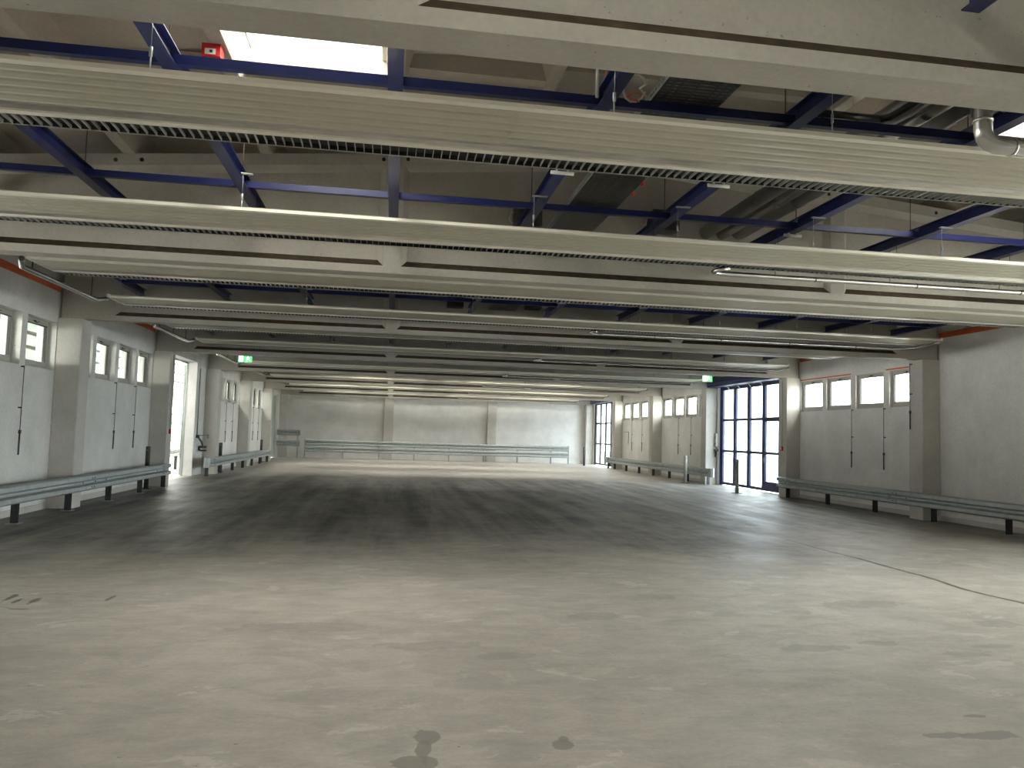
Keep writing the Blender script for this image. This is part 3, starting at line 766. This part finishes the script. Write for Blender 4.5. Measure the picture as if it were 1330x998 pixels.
# brackets below joists
for x, y, lab in ((1.5, 7.0, 'small white tube clamp under the joist left of the cable tray'), (3.05, 7.0, 'small white tube clamp under the joist right of the cable tray'), (4.64, 8.5, 'small white tube clamp under the joist right of the jacketed pipes')):
    bm = nb(); tube(bm, [(x-.11, y, ZJ-.028), (x+.11, y, ZJ-.028)], .018, 10); box(bm, x-.06, x-.045, y-.015, y+.015, ZJ-.02, ZJ+.0); box(bm, x+.045, x+.06, y-.015, y+.015, ZJ-.02, ZJ)
    tag(obj('tube_clamp', bm, 'white'), lab, 'clamp', 'tube clamps under joists')
# junction boxes on beam 2
for x, z, w, lab in ((1.62, 4.37, .17, 'dark junction box on the second beam behind the cable tray'), (3.42, 4.44, .18, 'grey junction box on the second beam beside the jacketed pipes')):
    bm = nb(); bbox(bm, x-w, x+w, YB(1)+.07-.26, YB(1)+.068, z-.13, z+.13, .01); 
    jb = obj('junction_box', bm, 'tray'); tag(jb, lab, 'box')
    bm = nb(); tube(bm, [(x-w, YB(1)-.1, z+.05), (x-w-.05, YB(1)-.12, z+.04), (x-w-.07, YB(1)-.1, z-.05), (x-w-.03, YB(1)-.08, z-.09), (x-w, YB(1)-.06, z-.08)], .007, 6); obj('wire_loop', bm, 'wire', jb)
for k in (1, 2):
    for x, zz in ((1.2, 4.25), (2.8, 4.3)):
        bm = nb(); bbox(bm, x-.16, x+.16, YB(k+1)-.2, YB(k+1)+.068, zz-.1, zz+.1, .01)
        tag(obj('junction_box', bm, 'dark'), 'dark box on the %s beam %s the cable tray' % (ORD[k+2], 'left of' if x < 2 else 'right of'), 'box')
# red alarm box on the roof rib
xr_ = RIBX[2]
bm = nb(); bbox(bm, xr_-.13, xr_+.03, 6.92, 7.06, top(xr_)-.12, top(xr_)-.006, .006)
ab = obj('alarm_box', bm, 'red'); tag(ab, 'small red alarm box with white label under a roof rib', 'alarm box')
bm = nb(); box(bm, xr_-.10, xr_-.01, 6.915, 6.919, top(xr_)-.105, top(xr_)-.055); obj('label_plate', bm, 'white', ab)
bm = nb(); box(bm, xr_-.06, xr_-.035, 6.912, 6.9145, top(xr_)-.092, top(xr_)-.068); obj('label_mark', bm, 'seal', ab)

# ------------------------------------------------------------------ guardrails
def w_profile(face, out, z0):
    """face: x of the outermost crest; out = +1 if crests point to +x"""
    p = [(.080, 0), (.055, .004), (.006, .022), (0, .034), (0, .098), (.008, .108), (.072, .128), (.078, .138), (.078, .172), (.072, .182), (.008, .202), (0, .212), (0, .276), (.006, .288), (.055, .306), (.080, .31)]
    return [(face-out*d, z0+z) for d, z in p]
def guardrail(axis, face, out, a, b, z0s, posts, label, post_off=.13, zpost=None, terms=(), group=None, beam_mat='galv', plates=True):
    r = empty('guardrail', (0, 0, 0))
    for z0 in z0s:
        bm = nb(); strip(bm, w_profile(face, out, z0), 'y' if axis == 'y' else 'x', a, b, .004*out)
        n = max(1, int((b-a)/4))
        for t in range(n+1):
            c0 = a + (b-a)*(t+.15)/(n+.3)
            for dz in (.07, .24):
                for dd in (-.06, .06):
                    p, q = face+out*.010, face-out*.006
                    if axis == 'y': tube(bm, [(q, c0+dd, z0+dz), (p, c0+dd, z0+dz)], .013, 8, 1)
                    else: tube(bm, [(c0+dd, q, z0+dz), (c0+dd, p, z0+dz)], .013, 8, 1)
            p, q = face-out*.06, face-out*.075
            for dd in (-.3, .3, .9):
                if a < c0+dd < b:
                    if axis == 'y': tube(bm, [(q, c0+dd, z0+.155), (p, c0+dd, z0+.155)], .012, 8, 1)
                    else: tube(bm, [(c0+dd, q, z0+.155), (c0+dd, p, z0+.155)], .012, 8, 1)
        obj('rail_beam', bm, [beam_mat, 'galv_dark'], r)
    zt = zpost or (max(z0s)+.27)
    for t in posts:
        c0 = face-out*post_off; bm = nb(); w = .05
        # C-section post
        pr = [(-w, -.03), (w, -.03), (w, -.02), (-w+.008, -.02), (-w+.008, .02), (w, .02), (w, .03), (-w, .03)]
        if axis == 'y': prism(bm, [(c0+out*p[0], t+p[1]) for p in pr], 'z', .012, zt)
        else: prism(bm, [(t+p[1], c0+out*p[0]) for p in pr], 'z', .012, zt)
        po = obj('post', bm, 'galv_dark' if plates else 'galv', r)
        if plates:
            bm = nb()
            if axis == 'y': box(bm, c0-.09, c0+.09, t-.09, t+.09, 0.001, .012)
            else: box(bm, t-.09, t+.09, c0-.09, c0+.09, 0.001, .012)
            obj('base_plate', bm, 'galv', po)
    for (t, d) in terms:      # rounded end terminal
        bm = nb(); z0 = z0s[0]; n = 8
        for j in range(n):
            pass
        pts = [(face-out*0.0, t), (face+out*.005, t+d*.12), (face-out*.03, t+d*.2), (face-out*.09, t+d*.23), (face-out*.15, t+d*.2), (face-out*.18, t+d*.1)]
        off = [(p[0]-out*.004, p[1]) for p in pts]
        prism(bm, pts+off[::-1], 'z', z0+.0, z0+.31)
        obj('end_terminal', bm, 'galv', r)
    tag(r, label, 'guardrail', group); return r
guardrail('y', -5.60, 1, 6.0, 21.5, [.315], [9.2, 11.25, 13.27, 15.3, 17.35, 19.4, 21.3], 'galvanised guardrail along the left wall nearest the camera')
guardrail('y', -5.60, 1, 26.0, 38.9, [.30], [26.1, 28.15, 30.2, 32.25, 34.3, 36.35, 38.4], 'galvanised guardrail along the left wall beyond the open doorway', terms=((26.0, -1),))
guardrail('y', 11.45, -1, 6.0, 21.85, [.295], [9.1, 11.1, 13.15, 15.2, 17.25, 19.3, 21.4], 'galvanised guardrail along the right wall nearest the camera')
guardrail('y', 11.45, -1, 26.9, 40.6, [.30], [27.2, 29.2, 31.2, 33.2, 35.2, 37.2, 39.2, 40.4], 'galvanised guardrail along the right wall beyond the blue glazed door', terms=((26.9, -1),))
guardrail('x', 44.95, -1, -4.65, 10.43, [.36, .73], [-4.7, -2.6, -.6, 1.4, 3.4, 5.4, 7.4, 9.4, 10.45], 'double stacked guardrail across the back wall', zpost=1.07, plates=False)
guardrail('x', 44.7, -1, -6.2, -4.95, [.66, 1.25], [-5.08], 'short raised guardrail of two spaced rails in the far left corner', zpost=1.56, plates=False)

# ------------------------------------------------------------------ bollards
def bollard(x, y, h, r_, mat, label):
    b = empty('bollard', (x, y, 0))
    bm = nb(); tube(bm, [(0, 0, .012), (0, 0, h-.02), (0, 0, h-.006), (0, 0, h)], [r_, r_, r_*.93, r_*.75], 20); obj('post', bm, mat, b)
    bm = nb(); box(bm, -r_-.06, r_+.06, -r_-.06, r_+.06, 0.001, .012); obj('base_plate', bm, 'galv_dark', b)
    bm = nb(); tube(bm, [(0, -r_*.9, h-.09), (0, -r_-.008, h-.09)], .014, 8); obj('lug', bm, 'galv', b)
    tag(b, label, 'bollard', 'steel bollards by the doors and walls')
bollard(10.79, 23.1, 1.06, .058, 'bollard_pale', 'grey steel bollard in front of the blue glazed door')
bollard(11.0, 27.96, 1.04, .065, 'bollard_pale', 'pale steel bollard at the end of the right far guardrail')
bollard(11.0, 43.4, 1.06, .055, 'bollard', 'black bollard by the far right door')
bollard(-5.98, 20.75, 1.06, .055, 'bollard', 'dark bollard behind the nearest left guardrail')
bollard(-5.95, 29.1, 1.04, .06, 'bollard', 'dark bollard behind the far left guardrail, nearer one')
bollard(-5.95, 38.0, 1.06, .055, 'bollard', 'dark bollard behind the far left guardrail, farther one')

# ------------------------------------------------------------------ glazed folding doors on the right
def glazed_door(name, y0, y1, ztop, rows, mat, label, pane_mat='doorglass', wicket=True):
    xf0, xf1 = WR+.06, WR+.13
    bm = nb(); t = .07
    for a0, a1, b0, b1 in ((y0, y0+t, 0.002, ztop), (y1-t, y1, 0.002, ztop), (y0+t, y1-t, ztop-t, ztop)): bbox(bm, xf0-.03, xf1+.03, a0, a1, b0, b1, .004)
    d = tag(obj(name, bm, mat), label, kind='structure')
    n = 4; w = (y1-y0-2*t)/n
    for i in range(n):
        a, b = y0+t+w*i+.004, y0+t+w*(i+1)-.004; q = .105
        bm = nb(); zb = .03; zt = ztop-t-.004
        bbox(bm, xf0, xf1, a, a+q, zb, zt, .004); bbox(bm, xf0, xf1, b-q, b, zb, zt, .004)
        rr = list(rows); ext = (wicket and i == 0)
        bars = [(zb, .34 if ext else .13)] + [(z-.045, z+.045) for z in rr] + [(rr[-1]+1.1, zt)]
        if ext: bars[2] = (rr[1]-.09, rr[1]+.05)
        for z0_, z1_ in bars: bbox(bm, xf0+.003, xf1-.003, a+q-.002, b-q+.002, z0_, min(z1_, zt), .003)
        lf = obj('door_leaf', bm, mat, d)
        zz = [bars[0][1]]
        for z0_, z1_ in bars[1:]:
            bm = nb(); xm = (xf0+xf1)/2; box(bm, xm-.004, xm+.004, a+q-.01, b-q+.01, zz[-1]-.01, z0_+.01); obj('pane', bm, pane_mat, lf); zz.append(z1_)
        if ext:
            bm = nb(); tube(bm, [(xf0-.0, b-q/2, 1.05), (xf0-.05, b-q/2, 1.05), (xf0-.05, b-q/2-.12, 1.05)], .011, 8); box(bm, xf0-.012, xf0-.0005, b-q/2-.02, b-q/2+.02, .95, 1.15); obj('door_handle', bm, 'galv', lf)
    return d
d1 = glazed_door('door_1', DR1[0], DR1[1], 3.66, (1.26, 2.39), 'navy', 'large blue framed glazed folding door in the right wall')
bm = nb(); bbox(bm, WR-.42, WR-.02, DR1[0]-.55, DR1[1]+.18, 3.60, 3.98, .01); box(bm, WR+.0, WR+.12, DR1[0]+.01, DR1[1]-.01, 3.665, 3.975)
tube(bm, [(WR-.44, DR1[0]-.5, 3.72), (WR-.44, DR1[1]+.1, 3.72)], .03, 8)
obj('door_header_box', bm, 'navy', d1)
bm = nb()
for i in range(4):
    yy = DR1[0]+.9+i*.85; tube(bm, [(WR-.2, yy, 3.58), (WR-.05, yy+.25, 3.56), (WR+.03, yy+.3, 3.5)], .012, 6)
obj('folding_arms', bm, 'galv', d1)
d2 = glazed_door('door_2', DR2[0], DR2[1], 3.66, (1.26, 2.45), 'galv_dark', 'grey framed glazed folding door at the far end of the right wall', wicket=False)
bm = nb(); bbox(bm, WR-.25, WR-.01, DR2[0]-.1, DR2[1]+.1, 3.62, 3.95, .01); obj('door_header_box', bm, 'navy', d2)

glazed_door('door_added_5', DR3[0], DR3[1], 3.66, (1.26, 2.39), 'navy', 'blue glazed door added beside the camera to light the foreground, outside the picture', pane_mat='glass', wicket=False)
glazed_door('door_added_6', DR4[0], DR4[1], 3.66, (1.26, 2.39), 'navy', 'second blue glazed door added beside the camera to light the foreground, outside the picture', pane_mat='glass', wicket=False)
# left doorway: open leaf, frame, header
bm = nb(); t = .06
for a0, a1, b0, b1 in ((DL[0], DL[0]+t, 0.002, DL[3]), (DL[1]-.03, DL[1], .002, DL[3]), (DL[0]+t, DL[1]-.03, DL[3]-t, DL[3])): bbox(bm, WL-WT+.01, WL-WT+.06, a0, a1, b0, b1, .004)
d3 = tag(obj('door_3', bm, 'leaf'), 'open doorway in the left wall with its leaf folded back outside', kind='structure')
bm = nb(); bbox(bm, WL-WT-.07, WL-WT-.015, DL[1]+.02, DL[1]+1.1, .03, DL[3]-.08, .005)
lf = obj('door_leaf', bm, 'leaf', d3)
bm = nb(); tube(bm, [(WL-WT-.07, DL[1]+1.0, 1.05), (WL-WT-.12, DL[1]+1.0, 1.05), (WL-WT-.12, DL[1]+.88, 1.05)], .011, 8); obj('door_handle', bm, 'galv_dark', lf)
# far left pale door, closed, glazed with translucent sheets
bm = nb()
for a0, a1, b0, b1 in ((DL2[0], DL2[0]+t, 0.002, DL2[3]), (DL2[1]-t, DL2[1], .002, DL2[3]), (DL2[0]+t, DL2[1]-t, DL2[3]-t, DL2[3])): bbox(bm, WL-.2, WL-.08, a0, a1, b0, b1, .004)
d4 = tag(obj('door_4', bm, 'white'), 'pale grey-green door near the far left corner', kind='structure')
n = 4; w = (DL2[1]-DL2[0]-2*t)/n
for i in range(n):
    a, b = DL2[0]+t+w*i+.003, DL2[0]+t+w*(i+1)-.003
    bm = nb(); bbox(bm, WL-.17, WL-.12, a, b, .03, DL2[3]-t-.004, .004)
    for z in (1.2, 2.35): box(bm, WL-.12, WL-.115, a+.03, b-.03, z-.02, z+.02)
    obj('door_leaf', bm, 'leaf', d4)

# ------------------------------------------------------------------ small fittings
def call_point(x, y, z, side, label):
    r = empty('fire_call_point', (x, y, z))
    a, b = sorted((0, -side*.045))
    bm = nb(); bbox(bm, a, b, -.05, .05, -.06, .06, .006); obj('housing', bm, 'red', r)
    a, b = sorted((-side*.045, -side*.049))
    bm = nb(); box(bm, a, b, -.03, .03, -.03, .035); obj('break_glass', bm, 'white', r)
    bm = nb(); tube(bm, [(-side*.012, 0, .06), (-side*.012, 0, 3.5-z)], .009, 8); obj('conduit', bm, 'galv', r)
    tag(r, label, 'call point', 'red fire call points')
call_point(XL, YB(3)+.25, 1.44, -1, 'red fire call point on the left column before the open doorway')
call_point(XR, YB(3)+.24, 1.44, 1, 'red fire call point on the right column before the blue door')

def exit_sign(x, y, z, label, rotz=0, w=.40, h=.21, rods=True, ztop=ZJ):
    r = empty('exit_sign', (x, y, z)); r.rotation_euler = (0, 0, rotz)
    bm = nb(); bbox(bm, -w/2, w/2, -.03, .03, -h/2, h/2, .006); obj('housing', bm, 'white', r)
    for sg in (-1, 1):
        f = sg*.0315
        bm = nb(); a, b = sorted((f, f+sg*.002)); box(bm, -w/2+.012, w/2-.012, a, b, -h/2+.012, h/2-.012); obj('lit_face', bm, 'exit_green', r)
        f2 = f+sg*.0022; a, b = sorted((f2, f2+sg*.001)); bm = nb()
        box(bm, -w/2+.025, -w/2+.15, a, b, -h/2+.02, h/2-.02)                    # door panel
        # running figure: head, trunk, arms, legs
        hx = w/2-.13
        def bar(p, q, t_):
            d = Vector((q[0]-p[0], q[1]-p[1])); n_ = Vector((-d.y, d.x)).normalized()*t_
            P4 = [(p[0]+n_.x, p[1]+n_.y), (p[0]-n_.x, p[1]-n_.y), (q[0]-n_.x, q[1]-n_.y), (q[0]+n_.x, q[1]+n_.y)]
            prism(bm, P4, 'y', a, b)
        prism(bm, [(hx+.014*math.cos(i*math.pi/5), .062+.014*math.sin(i*math.pi/5)) for i in range(10)], 'y', a, b)
        bar((hx+.005, .045), (hx+.02, -.01), .014); bar((hx, .035), (hx-.045, .015), .006); bar((hx+.01, .035), (hx+.055, .01), .006)
        bar((hx+.02, -.01), (hx-.03, -.035), .009); bar((hx-.03, -.035), (hx-.035, -.075), .008); bar((hx+.02, -.01), (hx+.06, -.06), .009)
        obj('pictogram', bm, 'exit_white', r)
    if rods:
        bm = nb()
        for xx in (-w/2+.05, w/2-.05): tube(bm, [(xx, 0, h/2), (xx, 0, ztop-z)], .004, 6)
        obj('suspension', bm, 'galv', r)
    tag(r, label, 'exit sign', 'green exit signs')
exit_sign(-4.52, 25.0, 3.735, 'lit green exit sign hanging under the roof near the left doorway', w=.42, h=.23, ztop=top(-4.52)+.29)
exit_sign(10.72, 25.35, 3.76, 'lit green exit sign hanging beside the blue glazed door', w=.34, h=.25, rotz=R(-20), ztop=top(10.72)+.26)

# control boxes next to the blue door
bm = nb(); bbox(bm, WR-.09, WR, 27.52, 27.64, 1.42, 1.90, .008)
cb = obj('control_box', bm, 'white', ); tag(cb, 'white door control box on the wall beyond the blue door', 'control box')
bm = nb(); tube(bm, [(WR-.092, 27.58, 1.52), (WR-.105, 27.58, 1.52)], .025, 12); obj('push_button', bm, 'seal', cb)
bm = nb(); box(bm, WR-.093, WR-.0905, 27.565, 27.6, 1.68, 1.8); obj('indicator', bm, 'seal', cb)
bm = nb(); bbox(bm, WR-.12, WR, 27.5, 27.62, 1.24, 1.31, .006); tube(bm, [(WR-.06, 27.58, 1.24), (WR-.07, 27.6, 1.1), (WR-.09, 27.6, 1.02)], .02, 8)
tag(obj('hand_crank', bm, 'galv_dark'), 'small hand crank bracket under the white control box', 'crank')
# fittings by the left doorway
bm = nb(); tube(bm, [(WL+.02, 26.75, 1.3), (WL+.02, 26.75, 3.5)], .014, 8)
tag(obj('conduit', bm, 'pipe_dull'), 'grey vertical conduit on the wall beside the left doorway', 'conduit')
bm = nb(); bbox(bm, WL+.0, WL+.09, 26.68, 26.82, 1.22, 1.32, .006)
wf_ = obj('wall_coupling', bm, 'seal'); tag(wf_, 'black wall coupling with a bent handle beside the left doorway', 'coupling')
bm = nb(); tube(bm, [(WL+.08, 26.8, 1.3), (WL+.16, 27.0, 1.31), (WL+.22, 27.3, 1.31)], .008, 6)
tube(bm, [(WL+.22, 27.4+.1*math.cos(a_), 1.27+.06*math.sin(a_)) for a_ in [R(30*i) for i in range(13)]], .008, 6); obj('handle_ring', bm, 'galv_dark', wf_)
bm = nb(); tube(bm, [(WL+.05, 26.8, 1.24), (WL+.12, 26.95, 1.1), (WL+.14, 27.05, .98)], .03, 10); obj('hose_tail', bm, 'galv_dark', wf_)
bm = nb(); bbox(bm, WL+.05, WL+.25, 27.0, 27.2, .88, .96, .01); bbox(bm, WL+.05, WL+.25, 27.02, 27.18, .78, .83, .01); box(bm, WL, WL+.06, 27.06, 27.12, .80, .95); obj('connector', bm, 'seal', wf_)
# small bent bracket line on the far right wall
bm = nb(); tube(bm, [(WR-.02, 38.55, 1.35), (WR-.02, 38.55, 1.95), (WR-.02, 39.4, 1.95)], .012, 6)
tag(obj('conduit', bm, 'galv_dark'), 'thin bent conduit on the far right wall between guardrail and windows', 'conduit')

# ------------------------------------------------------------------ outside
bm = nb(); box(bm, -60, WL-WT-.001, -30, 90, -.5, -.02); box(bm, WR+WT+.001, 70, -30, 90, -.5, -.02); box(bm, WL-WT-.001, WR+WT+.001, -40, YFRONT-WT-.001, -.5, -.02)
tag(obj('yard_paving', bm, 'yard'), 'pale paved yard outside the doors', 'paving', kind='structure')
# clad building across the left yard: low wall, open band of daylight, clad upper storey on posts
nbld = empty('clad_building', (-10.6, 30, 0))
def boards(x, y0, y1, z0, z1, pitch):
    bm = nb(); z = z0
    while z < z1-.01:
        zt = min(z+pitch, z1)
        prism(bm, [(x-.03, z), (x+.07, z+.05), (x+.07, zt-.06), (x-.03, zt-.004), (x-.06, zt-.004), (x-.06, z)], 'y', y0, y1); z += pitch
    return bm
bm = boards(0, -22, 45, .02, 2.25, .42); obj('lower_cladding', bm, 'clad', nbld)
bm = boards(0, -22, 45, 3.35, 7.2, .42); box(bm, -4, -.06, -22, 45, 3.3, 3.4); obj('upper_cladding', bm, 'clad', nbld)
for i in range(12):
    bm = nb(); y = -20+i*5.8; box(bm, -.16, -.06, y-.06, y+.06, -.02, 3.3); obj('support_post', bm, 'galv', nbld)
tag(nbld, 'white clad building seen through the left doorway and windows', 'building')
cp = empty('added_yard_canopy', (-9, 12, 5.3))  # added canopy, cuts the sky light falling into the left yard
bm = nb(); box(bm, -1.5, 1.95, -34, 18, -.05, .08); obj('roof_sheet', bm, 'clad', cp)
bm = nb()
for i in range(9): box(bm, -1.5, 1.7, -33+i*5.8, -32.88+i*5.8, -.2, -.052)
obj('roof_joists', bm, 'galv', cp)
bm = nb()
for i in range(9): box(bm, 1.6, 2.405, -33+i*5.8, -32.88+i*5.8, -.6, -.202)
for i in range(9): box(bm, 1.5, 1.7, -33+i*5.8, -32.88+i*5.8, -.202, -.2)
obj('wall_brackets', bm, 'galv', cp)
tag(cp, 'added canopy roof dimming sky light over the narrow yard outside the left wall', 'canopy')
guardrail('y', -7.55, 1, 24.6, 44.0, [.50], [25.2+2.4*i for i in range(8)], 'guardrail in the yard outside the left doorway', group=None)
